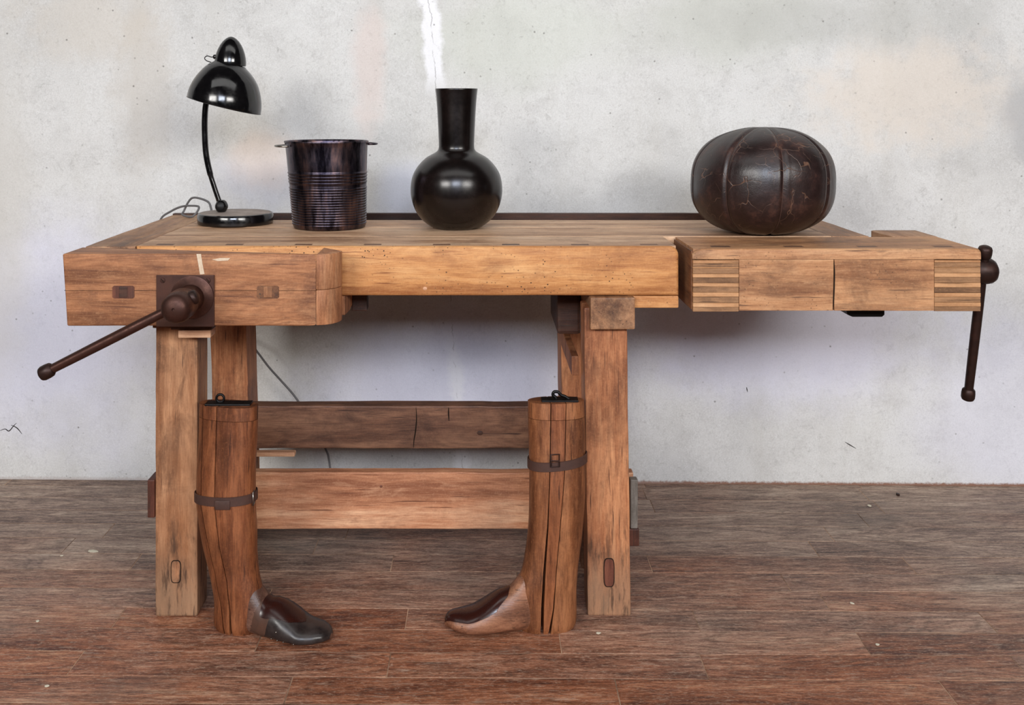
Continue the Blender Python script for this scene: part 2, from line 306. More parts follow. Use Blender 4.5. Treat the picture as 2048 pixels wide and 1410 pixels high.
def prism(poly, axis, a, b, bev=0.0, seg=2):
    """poly: 2D points in the two other axes (in order), extruded along axis from a to b"""
    bm = bmesh.new(); o = [i for i in range(3) if i != axis]
    def mk(p, t):
        v = [0, 0, 0]; v[o[0]] = p[0]; v[o[1]] = p[1]; v[axis] = t; return bm.verts.new(v)
    A = [mk(p, a) for p in poly]; B = [mk(p, b) for p in poly]; n = len(poly)
    bm.faces.new(A); bm.faces.new(B[::-1])
    for i in range(n): bm.faces.new((A[i], A[(i + 1) % n], B[(i + 1) % n], B[i]))
    bmesh.ops.recalc_face_normals(bm, faces=bm.faces)
    if bev: bmesh.ops.bevel(bm, geom=list(bm.edges), offset=bev, segments=seg, profile=.6, affect='EDGES', clamp_overlap=True)
    return bm
def lathe(prof, seg=64, cen=None, M4=None, bm=None):
    """prof: (r, z); cen(z)->(x,y) centre; M4: matrix applied at the end"""
    bm = bm or bmesh.new(); rings = []; new = []
    for r, z in prof:
        cx, cy = cen(z) if cen else (0, 0)
        if r < 1e-6: ring = [bm.verts.new((cx, cy, z))]
        else: ring = [bm.verts.new((cx + r * math.cos(2 * math.pi * i / seg), cy + r * math.sin(2 * math.pi * i / seg), z)) for i in range(seg)]
        rings.append(ring); new += ring
    for a, b in zip(rings, rings[1:]):
        for i in range(seg):
            j = (i + 1) % seg
            if len(a) == 1 and len(b) == 1: continue
            if len(a) == 1: bm.faces.new((a[0], b[i], b[j]))
            elif len(b) == 1: bm.faces.new((a[i], a[j], b[0]))
            else: bm.faces.new((a[i], a[j], b[j], b[i]))
    if M4: bmesh.ops.transform(bm, matrix=M4, verts=new)
    return bm
def crom(pts, n=8):
    pts = [Vector(p) for p in pts]; out = []
    q = [pts[0] * 2 - pts[1]] + pts + [pts[-1] * 2 - pts[-2]]
    for i in range(1, len(q) - 2):
        a, b, c, d = q[i - 1:i + 3]
        for k in range(n):
            t = k / n; out.append(.5 * ((2 * b) + (c - a) * t + (2 * a - 5 * b + 4 * c - d) * t * t + (3 * b - a - 3 * c + d) * t ** 3))
    return out + [pts[-1]]
def tube(pts, r, n=12, bm=None):
    bm = bm or bmesh.new(); rings = []; up = None
    for i, p in enumerate(pts):
        t = (pts[min(i + 1, len(pts) - 1)] - pts[max(i - 1, 0)]).normalized()
        if up is None: up = t.orthogonal().normalized()
        up = (up - t * up.dot(t)).normalized(); s_ = t.cross(up); rr = r(i / (len(pts) - 1)) if callable(r) else r
        rings.append([bm.verts.new(p + (up * math.cos(2 * math.pi * k / n) + s_ * math.sin(2 * math.pi * k / n)) * rr) for k in range(n)])
    for a, b in zip(rings, rings[1:]):
        for k in range(n): bm.faces.new((a[k], a[(k + 1) % n], b[(k + 1) % n], b[k]))
    bm.faces.new(rings[0][::-1]); bm.faces.new(rings[-1]); return bm
def frame(loc, zdir):
    return Matrix.Translation(loc) @ Vector(zdir).normalized().to_track_quat('Z', 'Y').to_matrix().to_4x4()
def interp(tab, x):
    if x <= tab[0][0]: return tab[0][1]
    for (a, u), (b, v) in zip(tab, tab[1:]):
        if x <= b: return u + (v - u) * (x - a) / (b - a)
    return tab[-1][1]

# ------------------------------------------------------------------ setting: wall and floor
WT = -.0185
def wallD(x): return 3.124 + WT * x
bm = prism([(-3.4, wallD(-3.4)), (3.4, wallD(3.4)), (3.4, wallD(3.4) + .2), (-3.4, wallD(-3.4) + .2)], 2, -.02, 3.2)
o = link('wall_back', bm, 'wall'); o['kind'] = 'structure'; o['label'] = 'worn pale grey plaster wall with stains and a filled crack'
bm = prism([(-3.4, .2), (3.4, .2), (3.4, 3.3), (-3.4, 3.3)], 2, -.06, -.0006)
floor = link('floor', bm, 'floor_base'); floor['kind'] = 'structure'; floor['label'] = 'worn brown and grey wooden plank floor'
random.seed(4)
PW, PL = .0935, .652
proto = {}
fixed = {0: -.374, 1: -.183, 2: .18, 3: .493, 4: .16, 5: .75, 6: .437, 7: .88, 8: .3, 9: 1.08, 10: 1.16, 11: .5}
rot = R(-.62)
for k in range(-14, 13):
    D0 = 1.965 + PW * k
    off = fixed.get(k, random.uniform(0, PL)) % PL
    for j in range(-5, 5):
        xa, xb = off + j * PL, off + (j + 1) * PL
        if xb < -2.6 or xa > 2.6: continue
        w_, l_ = PW - .0017, PL - .0013
        q = wbox(-l_ / 2, l_ / 2, -w_ / 2, w_ / 2, -.012, 0, .0009, 0, seg=1) if 'p' not in proto else None
        if q is not None:
            o = link('plank', q, 'floor', floor); proto['p'] = o.data
        else:
            o = bpy.data.objects.new('plank', proto['p']); COL.objects.link(o); o.parent = floor
        cx, cy = (xa + xb) / 2, D0 + PW / 2
        X_, Y_ = cx * math.cos(rot) , cy + cx * math.sin(rot)
        o.location = Vector((X_, Y_, -.006 + random.uniform(-.0003, .0003))) - WL['floor']; o.rotation_euler = (0, 0, rot)

for pts in (((-2, 862), (10, 858), (18, 862), (27, 852), (33, 846)), ((22, 850), (34, 856), (44, 868)), ((1690, 884), (1700, 890), (1712, 897)), ((1493, 774), (1495, 784))):
    q = crom([P(px, py, wallD((px - VX) * 3.12 / F) - .0002) for px, py in pts], 5)
    k = link('crack', tube(q, lambda t: .0004 + .0010 * math.sin(math.pi * min(max(t, .02), .98)), 6), 'hole' if pts[0][1] > 700 else 'cord', bpy.data.objects['wall_back'])
# ------------------------------------------------------------------ workbench
T = .84                                                              # height of the top
bench = thing('workbench', 'long old wooden joiner workbench with two vises and iron handles standing on plank floor', 'workbench', (.05, 2.6, 0))
YF = 2.30                                                            # front face of the main beam
# boards of the top; the front one has the row of dog holes
def dogged(x0, x1, y0, ya, yb, y1, z0, z1, holes, hw, bm=None, depth=.05):
    bm = bm or bmesh.new()
    wbox(x0, x1, ya - .0001 if False else y0, ya, z0, z1, 0, 0, bm=bm); wbox(x0, x1, yb, y1, z0, z1, 0, 0, bm=bm)
    xs = [x0] + [e for h in holes for e in (h - hw, h + hw)] + [x1]
    for a, b in zip(xs[::2], xs[1::2]): wbox(a, b, ya, yb, z0, z1, 0, 0, bm=bm)
    wbox(x0, x1, ya, yb, z0, z1 - depth, 0, 0, bm=bm)
    return bm
holes = [-.715 + .1585 * i for i in range(8)]
b = dogged(-.773, .452, YF + .012, YF + .022, YF + .044, 2.472, .77, T, holes, .02)
fb = link('front_board', b, 'top', bench)
for h in holes: link('dog_hole_plug', wbox(h - .0195, h + .0195, YF + .0225, YF + .0435, T - .03, T + .0001, .0005, 0), 'plug', fb)
ys = [2.474, 2.565, 2.66, 2.745, 2.83]
for i, (a, c_) in enumerate(zip(ys, ys[1:])):
    link('top_board', wbox(-.773, .863, a + .0004, c_ - .0004, .79, T + (.0004, -.0003, .0003, 0)[i], .0012, .0002), 'top', bench)
# front beam with its worn corner at the right end
def rc(cx, cz, r, a0, a1, n=5): return [(cx + r * math.cos(R(a0 + (a1 - a0) * i / n)), cz + r * math.sin(R(a0 + (a1 - a0) * i / n))) for i in range(n + 1)]
prof = [(-.772, .728), (.457, .728)] + rc(.437, T - .02, .02, 0, 90) + [(-.772, T)]
b = prism(prof, 1, YF, YF + .0125)
bmesh.ops.bevel(b, geom=[e for e in b.edges if all(abs(v.co.y - YF) < 1e-5 for v in e.verts)], offset=.007, segments=3, profile=.5, affect='EDGES')
for ax in range(-11, 18):
    bmesh.ops.bisect_plane(b, geom=list(b.verts) + list(b.edges) + list(b.faces), plane_co=(-.28 + ax * .042, 0, 0), plane_no=(1, 0, 0))
for v in b.verts: v.co += noise.noise_vector(v.co * 11) * .0011 * (1 if v.co.y < YF + .009 else 0)
link('front_beam', b, 'beam', bench, auto=40)
link('beam_core', wbox(-.29, .452, YF + .0126, YF + .11, .729, .7695, 0, 0), 'beam', bench)
link('beam_block', wbox(.34, .4565, YF + .001, YF + .13, .7005, .7275, .003, .0006), 'beam', bench)
link('end_cap', wbox(-.886, -.7735, 2.2995, 2.957, .775, T + .0005, .003, .0008), 'top_y', bench)
link('end_cap', wbox(.8635, .9545, 2.4745, 2.957, .775, T + .0005, .003, .0008), 'top_y', bench)
# tool tray behind the boards
tray = link('tool_tray', wbox(-.7735, .8635, 2.8305, 2.957, .775, .787, .001, .0003), 'dark', bench)
link('tray_back', wbox(-.886, .9545, 2.9575, 2.979, .755, .8445, .002, .0008), 'dark', tray)

# front vise (left)
poly = [(-.893, 2.19), (-.347, 2.19)] + [(-.347 + .049 * math.sin(R(a)), 2.19 + .055 * (1 - math.cos(R(a)))) for a in (15, 30, 45, 60, 75, 90)] + [(-.298, 2.2995), (-.893, 2.2995)]
b = prism([p for p in poly if p[0] <= -.3465] , 2, .684, T - .001)
bmesh.ops.bevel(b, geom=[e for e in b.edges if not (abs(e.verts[0].co.x + .347) < 1e-3 and abs(e.verts[1].co.x + .347) < 1e-3)], offset=.004, segments=3, profile=.6, affect='EDGES')
for ax in range(1, 14): bmesh.ops.bisect_plane(b, geom=list(b.verts) + list(b.edges) + list(b.faces), plane_co=(-.893 + ax * .039, 0, 0), plane_no=(1, 0, 0))
for zz in (.72, .76, .80): bmesh.ops.bisect_plane(b, geom=list(b.verts) + list(b.edges) + list(b.faces), plane_co=(0, 0, zz), plane_no=(0, 0, 1))
for v in b.verts:
    v.co += noise.noise_vector(v.co * 9) * .0008
    if v.co.x < -.86: v.co.x += .010 * (T - v.co.z) / .156
fv = link('front_vise', b, 'chop', bench, auto=40)
pe = [p for p in poly if p[0] >= -.3471]; pe = pe[:-1] + [(-.3463, 2.2995)]; pe[0] = (-.3463, 2.19)
def vend(z0, z1, extra=None):
    b = prism(pe if not extra else extra, 2, z0, z1)
    bmesh.ops.bevel(b, geom=[e for e in b.edges if abs(e.verts[0].co.z - e.verts[1].co.z) < 1e-6], offset=.0025, segments=2, profile=.6, affect='EDGES')
    return b
link('jaw_end', vend(.7615, T - .002), 'chop_end', fv, auto=50)
link('jaw_end', vend(.685, .7610), 'chop_end', fv, auto=50)
# back block of the jaw, under the beam
link('jaw_block', prism([(-.87, 2.3000), (-.2985, 2.3000), (-.2945, 2.35), (-.297, 2.42), (-.87, 2.42)], 2, .6845, .7275, .002), 'chop_end', fv)
def plug(px, py, w_, h_, mat):
    c0 = P(px, py, 2.19)
    return wbox(c0.x - w_ / 2, c0.x + w_ / 2, 2.1892, 2.20, c0.z - h_ / 2, c0.z + h_ / 2, .003, .0003), mat
for px, mat in ((247, 'dark'), (536, 'dark_y')):
    c0 = P(px, 584, 2.19)
    h_ = link('tenon', prism([(c0.x + .0235 * sx_, c0.z + .0135 * sz_) for sx_, sz_ in ((-1, -.8), (-.85, -1), (.85, -1), (1, -.8), (1, .8), (.85, 1), (-.85, 1), (-1, .8))], 1, 2.1885, 2.2), 'redwood' if px < 300 else 'dark_y', fv)
    link('wedge', wbox(c0.x - .009, c0.x + .009, 2.1875, 2.2, c0.z - .0115, c0.z + .0115, .001, 0), 'dark' if px < 300 else 'leg', fv)
link('glue_seam', wbox(-.889, -.3475, 2.1893, 2.20, .7600, .7606, 0, 0), 'hole', fv)
pl = link('iron_plate', wbox(*(P(313, 0, 2.187).x, P(429, 0, 2.187).x), 2.184, 2.1895, P(0, 653, 2.187).z, P(0, 550, 2.187).z, .001, .0002), 'plate', fv)
for px, py in ((325, 561), (416, 561)):
    c0 = P(px, py, 2.183)
    link('screw_head', lathe([(0, 0), (.0058, 0), (.0052, .0018), (0, .0022)], 20, M4=frame((c0.x, 2.1845, c0.z), (0, -1, 0))), 'iron', pl, auto=40)
    sl = wbox(-.0048, .0048, -.0004, .0004, -.0006, .0006, 0, 0); bmesh.ops.transform(sl, matrix=Matrix.Translation((c0.x, 2.1822, c0.z)) @ Matrix.Rotation(R(50), 4, 'Y'), verts=sl.verts)
    link('screw_slot', sl, 'hole', pl)
AX, AZ = -.6115, .7475
hd = lathe([(0, 0), (.046, 0), (.046, .004), (.036, .008), (.029, .014), (.0275, .05), (.024, .052), (.024, .062), (.0305, .066), (.0325, .072), (.0325, .108), (.031, .118), (.028, .128), (.022, .134), (.012, .1375), (.0035, .138), (.0035, .134), (0, .134)], 48, M4=frame((AX, 2.1842, AZ), (0, -1, 0)))
sh = link('screw_head', hd, 'iron', fv, auto=35)
def handle(a, b_, parent, r=.0095, mat='iron', mat2='iron_dark'):
    a, b_ = Vector(a), Vector(b_); d = (b_ - a).normalized()
    h = link('handle', tube([a + (b_ - a) * i / 12 for i in range(13)], lambda t: r * (1 + .12 * math.sin(t * 3.1)), 20), mat, parent, auto=40)
    L = (b_ - a).length
    for p0, dd in ((a, -d), (b_, d)):
        link('handle_knob', lathe([(0, -.016), (.011, -.016), (.0145, -.012), (.0155, -.004), (.0155, .006), (.0135, .011), (.008, .014), (0, .0145)], 24, M4=frame(p0, dd)), mat2, h, auto=40)
    return h
handle(P(92, 744, 2.095), P(384, 596, 2.095), fv)
# chalk marks on the jaw
mk = bmesh.new()
link('chalk_mark', prism([((px - VX) * 2.189 / F, H - (py - VY) * 2.189 / F) for px, py in ((393, 508), (402, 508), (405, 528), (409, 548), (400, 549), (397, 530))], 1, 2.1886, 2.1905), 'paint', fv)
link('chalk_mark', prism([((px - VX) * 2.189 / F, H - (py - VY) * 2.189 / F) for px, py in ((424, 519), (440, 516), (461, 516), (456, 521), (436, 522))], 1, 2.1886, 2.1905), 'paint', fv)

# trestle
def lean(d, ztop=.72):
    def f(co): co.x += d * (ztop - co.z) / ztop
    return f
link('leg', wbox(-.729, -.6335, 2.305, 2.392, 0, .7, .004, .0012, f=lean(-.001)), 'leg', bench)
link('leg', wbox(.2425, .340, 2.308, 2.395, 0, .70, .004, .0012, f=lean(.0095)), 'leg_red', bench)
link('leg', wbox(-.727, -.629, 2.75, 2.87, 0, .774, .004, .0012, f=lean(.02)), 'leg_red', bench)
link('leg', wbox(.2235, .325, 2.75, 2.87, 0, .774, .004, .0012, f=lean(.01)), 'leg_red', bench)
link('cross_beam', wbox(.2545, .3555, 2.285, 2.93, .6545, .7275, .004, .001), 'block', bench)
link('cross_beam', wbox(-.735, -.63, 2.425, 2.93, .6985, .7275, .004, .001), 'dark_y', bench)
link('cross_beam', wbox(-.735, -.63, 2.30, 2.42, .655, .684, .003, .001), 'dark_y', bench)
link('side_rail', wbox(.245, .33, 2.39, 2.76, .07, .27, .004, .001), 'dark_y', bench)
link('side_rail', wbox(-.715, -.645, 2.39, 2.76, .07, .27, .004, .001), 'dark_y', bench)
link('runner', wbox(.2235, .240, 2.40, 2.752, .521, .567, .002, .001), 'leg_red', bench)
link('runner', wbox(-.629, -.6125, 2.40, 2.752, .521, .567, .002, .001), 'dark_y', bench) if False else None
link('shadow_block', wbox(.196, .2535, 2.48, 2.72, .60, .7275, .008, .001), 'dark', bench)  # assumed block, coloured dark to carry the black shadow under the top
link('stretcher', wbox(-.66, .262, 2.70, 2.749, .2476, .3605, .004, .0016), 'rail_dark', bench)
st = link('stretcher', wbox(-.79, .385, 2.50, 2.531, .117, .256, .003, .0014), 'rail', bench)
def knot(px, py, D, rx, ry, mat, parent):
    c0 = P(px, py, D); m_ = Matrix.Translation((c0.x, D, c0.z)) @ Matrix.Diagonal((rx, 1, ry, 1)) @ Vector((0, -1, 0)).to_track_quat('Z', 'Y').to_matrix().to_4x4()
    link('knot', lathe([(0, -.004), (1, -.004), (.96, .0002), (.6, .0006), (0, .0008)], 20, M4=m_), mat, parent, auto=40)
knot(960, 866, 2.70, .008, .006, 'dark', bench); knot(762, 973, 2.50, .004, .004, 'redwood', bench); knot(850, 577, 2.30, .005, .004, 'pale', bench)
for pts_, D_ in ((((832, 815), (833, 838), (831, 862), (828, 880), (827, 895)), 2.699), (((897, 815), (897, 828), (898, 842)), 2.699), (((1668, 522), (1669, 545), (1668, 580), (1667, 600), (1666, 619)), 2.2598)):
    link('split', tube(crom([P(a_, b__, D_) for a_, b__ in pts_], 5), lambda t: .0005 + .0011 * math.sin(math.pi * min(max(t, .02), .98)), 6), 'hole', bench)
# wedged tenon ends of the lower stretcher
link('wedge', wbox(-.806, -.788, 2.485, 2.545, .150, .243, .003, .001), 'redwood', st)
link('wedge', wbox(.374, .392, 2.475, 2.498, .128, .248, .003, .001), 'grey_wood', st)
link('wedge', wbox(.366, .396, 2.478, 2.497, .084, .126, .003, .001), 'redwood', st)
# stick under the upper stretcher
a, c_ = P(512, 905, 2.69), P(592, 905, 2.69)
link('stick', wbox(a.x, c_.x, 2.67, 2.692, a.z - .005, a.z + .007, .003, .0006), 'pale', bench)
# end grain tenons in the front legs
for px, py, hw, hh, mat, D_ in ((352, 1143, 10.5, 23, 'leg_red', 2.305), (1218, 1145, 11, 29, 'redwood', 2.308)):
    c0 = P(px, py, D_); k_ = D_ / F
    ring = [(math.copysign(abs(math.cos(a)) ** .5, math.cos(a)), math.copysign(abs(math.sin(a)) ** .5, math.sin(a))) for a in [2 * math.pi * (i + .5) / 20 for i in range(20)]]
    link('tenon_gap', prism([(c0.x + hw * k_ * x_, c0.z + hh * k_ * z_) for x_, z_ in ring], 1, D_ - .0012, D_ + .01), 'hole', bench)
    link('tenon', prism([(c0.x + (hw - 1.6) * k_ * x_, c0.z + (hh - 1.6) * k_ * z_) for x_, z_ in ring], 1, D_ - .0020, D_ + .01, .0005, 1), mat, bench)
# pale guide block and bar of the front vise
gb = link('guide_block', wbox(P(356, 0, 2.26).x, P(421, 0, 2.26).x, 2.26, 2.304, P(0, 676, 2.26).z, P(0, 661, 2.26).z, .002, .0008), 'pale', bench)
link('guide_bar', wbox(P(343, 0, 2.27).x, P(425, 0, 2.27).x, 2.265, 2.40, P(0, 660.5, 2.26).z, .6838, .001, .0003), 'dark', fv)
link('guide_bar', wbox(-.300, -.262, 2.42, 2.46, .668, .728, .004, .001), 'dark', bench)

# tail vise (right)
YV = 2.26
TX0, TX1 = .479, 1.1215
vh = [P(px, 492, 2.307).x for px in (1441, 1587, 1734, 1886)]
b = dogged(TX0 + .004, TX1 - .002, YV + .012, YV + .036, YV + .058, 2.472, .703, T - .001, vh, .022)
tv = link('tail_vise', b, 'vise', bench)
for h in vh: link('dog_hole_plug', wbox(h - .0215, h + .0215, YV + .0365, YV + .0575, T - .03, T - .0008, .0005, 0), 'plug', tv)
z1_, zb_ = .8165, .7025
prof = [(TX0, z1_ + .0004), (TX1 - .001, z1_ + .0004), (TX1 - .001, T - .004), (TX1 - .005, T)] + [(TX0 + .02, T), (TX0 + .008, T - .005), (TX0, T - .012)]
b = prism(prof, 1, YV, YV + .012)
bmesh.ops.bevel(b, geom=[e for e in b.edges if all(abs(v.co.y - YV) < 1e-5 and v.co.z > z1_ + .004 for v in e.verts)], offset=.006, segments=3, profile=.5, affect='EDGES')
for ax in range(15): bmesh.ops.bisect_plane(b, geom=list(b.verts) + list(b.edges) + list(b.faces), plane_co=(.5 + ax * .042, 0, 0), plane_no=(1, 0, 0))
for v in b.verts: v.co += noise.noise_vector(v.co * 12) * .0009 * (1 if v.co.y < YV + .008 else 0)
link('top_strip', b, 'vise', tv, auto=40)
xa, xm, xb = P(1478, 0, YV).x, P(1668, 0, YV).x, P(1869, 0, YV).x
link('face_board', wbox(xa + .0004, xm - .0007, YV + .0005, YV + .012, zb_, z1_ - .0004, .0012, .0005), 'vise', tv)
link('face_board', wbox(xm + .0007, xb - .0004, YV, YV + .012, zb_, z1_ - .0004, .0012, .0005), 'vise', tv)
def fingers(x0, x1, ys_, first, ragged):
    z = [H - (400 + y / 2.813 - VY) * YV / F for y in ys_]
    for i, (zt, zb) in enumerate(zip(z, z[1:])):
        dk = (i % 2 == 0) == first
        link('finger', wbox(x0 + .0004, x1 - .0004, YV + (.0012 if dk else .0002), YV + .012, zb + .0002, zt - .0002, .0005, .0002, seg=1), 'vise_dark' if dk else 'vise_light', tv)
fingers(TX0 + .001, xa, (339, 357, 378, 384, 416, 437, 468, 489, 521, 545, 580, 603, 629), False, 0)
fingers(xb, TX1 - .001, (339, 352, 379, 383, 412, 434, 466, 492, 523, 546, 577, 600, 627), False, 1)
# L arm of the tail vise reaching back
b = prism([(1.01, 2.4725), (TX1 - .001, 2.4725), (TX1, 2.60)] + [(1.02 + .018 * math.cos(R(a)), 2.582 + .018 * math.sin(R(a))) for a in (90, 120, 150, 180)] + [(1.0025, 2.56)], 2, .72, T, .002)
link('vise_arm', b, 'top_y', tv, auto=40)
b = wbox(TX0 - .0005, TX0 + .0035, YV + .013, 2.47, .703, T - .006, .001, .0008)
link('vise_end', b, 'dark_y', tv)
# screw and hanging handle
link('collar', lathe([(0, 0), (.042, 0), (.042, .004), (.03, .008), (.024, .013), (.0215, .02), (.028, .023), (.0305, .03), (.0305, .052), (.029, .062), (.024, .070), (.014, .076), (0, .078)], 40, M4=frame((TX1 - .001, 2.342, .778), (1, 0, 0))), 'iron_dark', tv, auto=35)
handle((1.163, 2.327, .824), (1.163, 2.407, .474), tv, .0098, 'iron_dark', 'iron_dark')
# iron catch under the tail vise
b = prism([(P(px, 0, 2.35).x, z_) for px, z_ in ((1686, .7028), (1766, .7028), (1766, .677), (1761, .672), (1702, .672), (1692, .677))], 1, 2.34, 2.39, .0015)
link('catch', b, 'black_iron', tv)

# ------------------------------------------------------------------ desk lamp
LD = 2.745; LX = (471 - VX) * LD / F; k_ = LD / F
lamp = thing('desk_lamp', 'black enamel desk lamp with domed shade on curved stem at left end of bench', 'lamp', (LX, LD, T))
cen = lambda x, y: (lambda z: (x, y))
base = link('base', lathe([(0, T), (.097, T), (.1, T + .003), (.1005, T + .022), (.098, T + .028), (.094, T + .0295), (.0935, T + .0292)], 72, cen(LX, LD)), 'enamel', lamp, auto=35)
link('base_top', lathe([(0, T + .0305), (.07, T + .0302), (.092, T + .0295), (.0945, T + .0285), (.0945, T + .02), (0, T + .02)], 72, cen(LX, LD)), 'enamel_matt', lamp, auto=35)
jp = P(443, 413, LD); jp.z = T + .030 + .016
link('joint', lathe([(0, -.0175), (.008, -.0165), (.0135, -.012), (.017, -.004), (.0175, 0), (.017, .004), (.0135, .012), (.008, .0165), (0, .0175)], 32, M4=Matrix.Translation(jp)), 'enamel', lamp, smooth=True)
link('joint_cap', lathe([(0, 0), (.011, 0), (.011, .004), (.006, .006), (0, .006)], 24, M4=frame(jp + Vector((0, -.0165, .001)), (0, -1, .1))), 'black_iron', lamp, auto=35)
pts = crom([P(px, py, LD) for px, py in ((440, 405), (438, 402), (428, 373), (419, 343), (412, 307.5), (409.5, 268), (409.5, 236), (412, 208), (420, 178), (432, 158))], 6)
link('stem', tube(pts, lambda t: .0068 + .0012 * (t > .3) * 1.0, 16), 'enamel', lamp, auto=60)
# shade: axis tilts to the right in the plane of the picture
rc_ = P(448, 211.5, LD); q_ = k_ / 3.065
ax = Vector((.249, 0, .968)); ux = Vector((.968, 0, -.249))
SM = Matrix.Translation(rc_) @ Matrix(((ux.x, 0, ax.x, 0), (0, 1, 0, 0), (ux.z, 0, ax.z, 0), (0, 0, 0, 1)))
pf = [(227, 0), (226.5, 25), (222, 60), (214, 90), (203, 120), (189, 150), (171, 180), (149, 208), (124, 232), (100, 250), (93, 258)]
pf = [(v.x, v.y) for v in crom([(a, b_, 0) for a, b_ in pf], 4)]
shift = lambda z: (interp([(0, 0), (100, -7), (175, -11), (258, -26)], z / q_) * q_, 0)
th = .0016
outer = [(r * q_, z * q_) for r, z in pf]; inner = [(r * q_ - th, z * q_ - th * .3) for r, z in pf[::-1]]
shade = link('lamp_shade', lathe([(outer[0][0] - th, 0.0)] + outer + inner + [(outer[0][0] - th, 0.0)], 72, shift, SM), 'enamel', lamp, smooth=True)
link('rim_bead', lathe([(227 * q_ + .001 * math.cos(a), .001 * math.sin(a)) for a in [i * math.pi / 4 for i in range(9)]], 72, None, SM), 'enamel', shade, smooth=True)
# cap sits on the dome and leans back upright
cb = SM @ Vector((-26 * q_, 0, 256 * q_)); cdir = (SM @ Vector((-62 * q_, 0, 421 * q_)) - cb).normalized()
cp = [(94, -10), (95.5, 0), (95, 14), (92, 38), (86, 64), (77, 90), (65, 115), (50, 137), (33, 154), (17, 164), (7, 167.5), (0, 168)]
cap = link('socket_cap', lathe([(r * q_, z * q_) for r, z in cp], 56, None, frame(cb, cdir)), 'enamel', lamp, smooth=True)
wp = [P(280 + x_ / 3.065, 40 + y_ / 3.065, LD - .004) for x_, y_ in ((462, 222), (440, 229), (415, 222), (400, 228), (397, 240), (410, 252), (430, 259), (452, 264))]
link('wire_key', tube(crom(wp, 6), .0013, 8), 'black_iron', lamp, smooth=True)
kp = P(280 + 459 / 3.065, 40 + 228 / 3.065, LD - .004)
link('switch_knob', lathe([(0, 0), (.006, 0), (.0065, .004), (.005, .008), (0, .009)], 20, M4=frame(kp + Vector((.004, 0, 0)), (-1, 0, .1))), 'enamel', lamp, auto=40)
link('socket', lathe([(0, 60), (62, 60), (62, 240), (0, 240)] and [(0, .05), (.019, .05), (.02, .082), (0, .082)], 32, None, SM), 'black_iron', lamp, auto=35)
link('bulb', lathe([(0, .004), (.014, .007), (.023, .016), (.026, .027), (.022, .038), (.014, .047), (.012, .051), (0, .051)], 32, None, SM), 'bulb', lamp, smooth=True)
# cord: two loops behind the base, over the end of the bench, down behind it and along the wall
c1 = [P(424, 428, 2.80), P(422, 417, 2.83), P(417, 405, 2.86), P(402, 398, 2.88), P(386, 396, 2.90), P(377, 404, 2.91), P(368, 422, 2.92), Vector((-.84, 2.90, .846)), Vector((-.80, 2.86, .846)),
      P(398, 415, 2.88), P(381, 412, 2.90), P(362, 414, 2.93), P(342, 423, 2.965), P(322, 438, 2.985), Vector((-.935, 2.99, .78)), Vector((-.92, 3.02, .66)), Vector((-.80, 3.03, .52)),
      P(500, 690, 3.03), P(515, 705, 3.04), P(538, 735, 3.04), P(565, 765, 3.05), P(590, 794, 3.05), P(622, 842, 3.05), P(652, 900, 3.05), P(658, 920, 3.05), P(661, 940, 3.04), Vector((-.42, 3.02, .01)), Vector((-.30, 2.98, .004))]
link('cord', tube(crom(c1, 7), .0031, 8), 'cord', lamp, smooth=True)

# ------------------------------------------------------------------ ice bucket
BD_ = 2.665; kb = BD_ / F; BXb, BXt = (659.4 - VX) * kb, (653 - VX) * kb; BT = 1.066
bucket = thing('ice_bucket', 'dark tarnished metal ice bucket with ribbed lower half between lamp and vase', 'bucket', (BXb, BD_, T))
prof = [(0, T + .004), (.070, T + .004), (.088, T), (.0925, T + .001), (.0945, T + .006)]
zs = []
z = T + .012
r_at = lambda z: .0945 + (.1075 - .0945) * ((z - T) / (BT - T)) ** 1.15
grooves = [T + .012 + .0066 * i for i in range(15)] + [T + .12 + .0078 * i for i in range(4)]
for g_ in grooves:
    prof += [(r_at(g_) + .0, g_ - .0028), (r_at(g_) + .0014, g_ - .0014), (r_at(g_) + .0016, g_), (r_at(g_) + .0014, g_ + .0014)]
    prof += [(r_at(g_) - .0002, g_ + .0028)]
prof += [(r_at(z_), z_) for z_ in (T + .15, T + .17, T + .19, T + .21)] + [(.1080, BT - .008), (.1095, BT - .004), (.1100, BT - .0015), (.1090, BT), (.1065, BT - .001), (.1055, BT - .006), (.1000, T + .11), (.092, T + .012), (0, T + .010)]
shb = lambda z: (BXb + (BXt - BXb) * (z - T) / (BT - T), BD_)
body = link('body', lathe(prof, 96, shb), 'silver', bucket, auto=60)
for sgn, ang in ((-1, 200), (1, 15)):
    d = Vector((math.cos(R(ang)), math.sin(R(ang)), 0)); t_ = Vector((-d.y, d.x, 0)); c0 = Vector((BXt, BD_, BT - (.0125 if sgn < 0 else .009)))
    pts = [c0 + d * (.104 + .028 * math.sin(a) ** .7 if 0 < a < math.pi else .104) + t_ * (.034 * math.cos(a)) for a in [math.pi * i / 16 for i in range(17)]]
    b = tube([p.copy() for p in pts], .0034, 10)
    for v in b.verts: v.co.z = c0.z + (v.co.z - c0.z) * .8
    link('handle', b, 'steel' if sgn < 0 else 'silver', bucket, smooth=True)

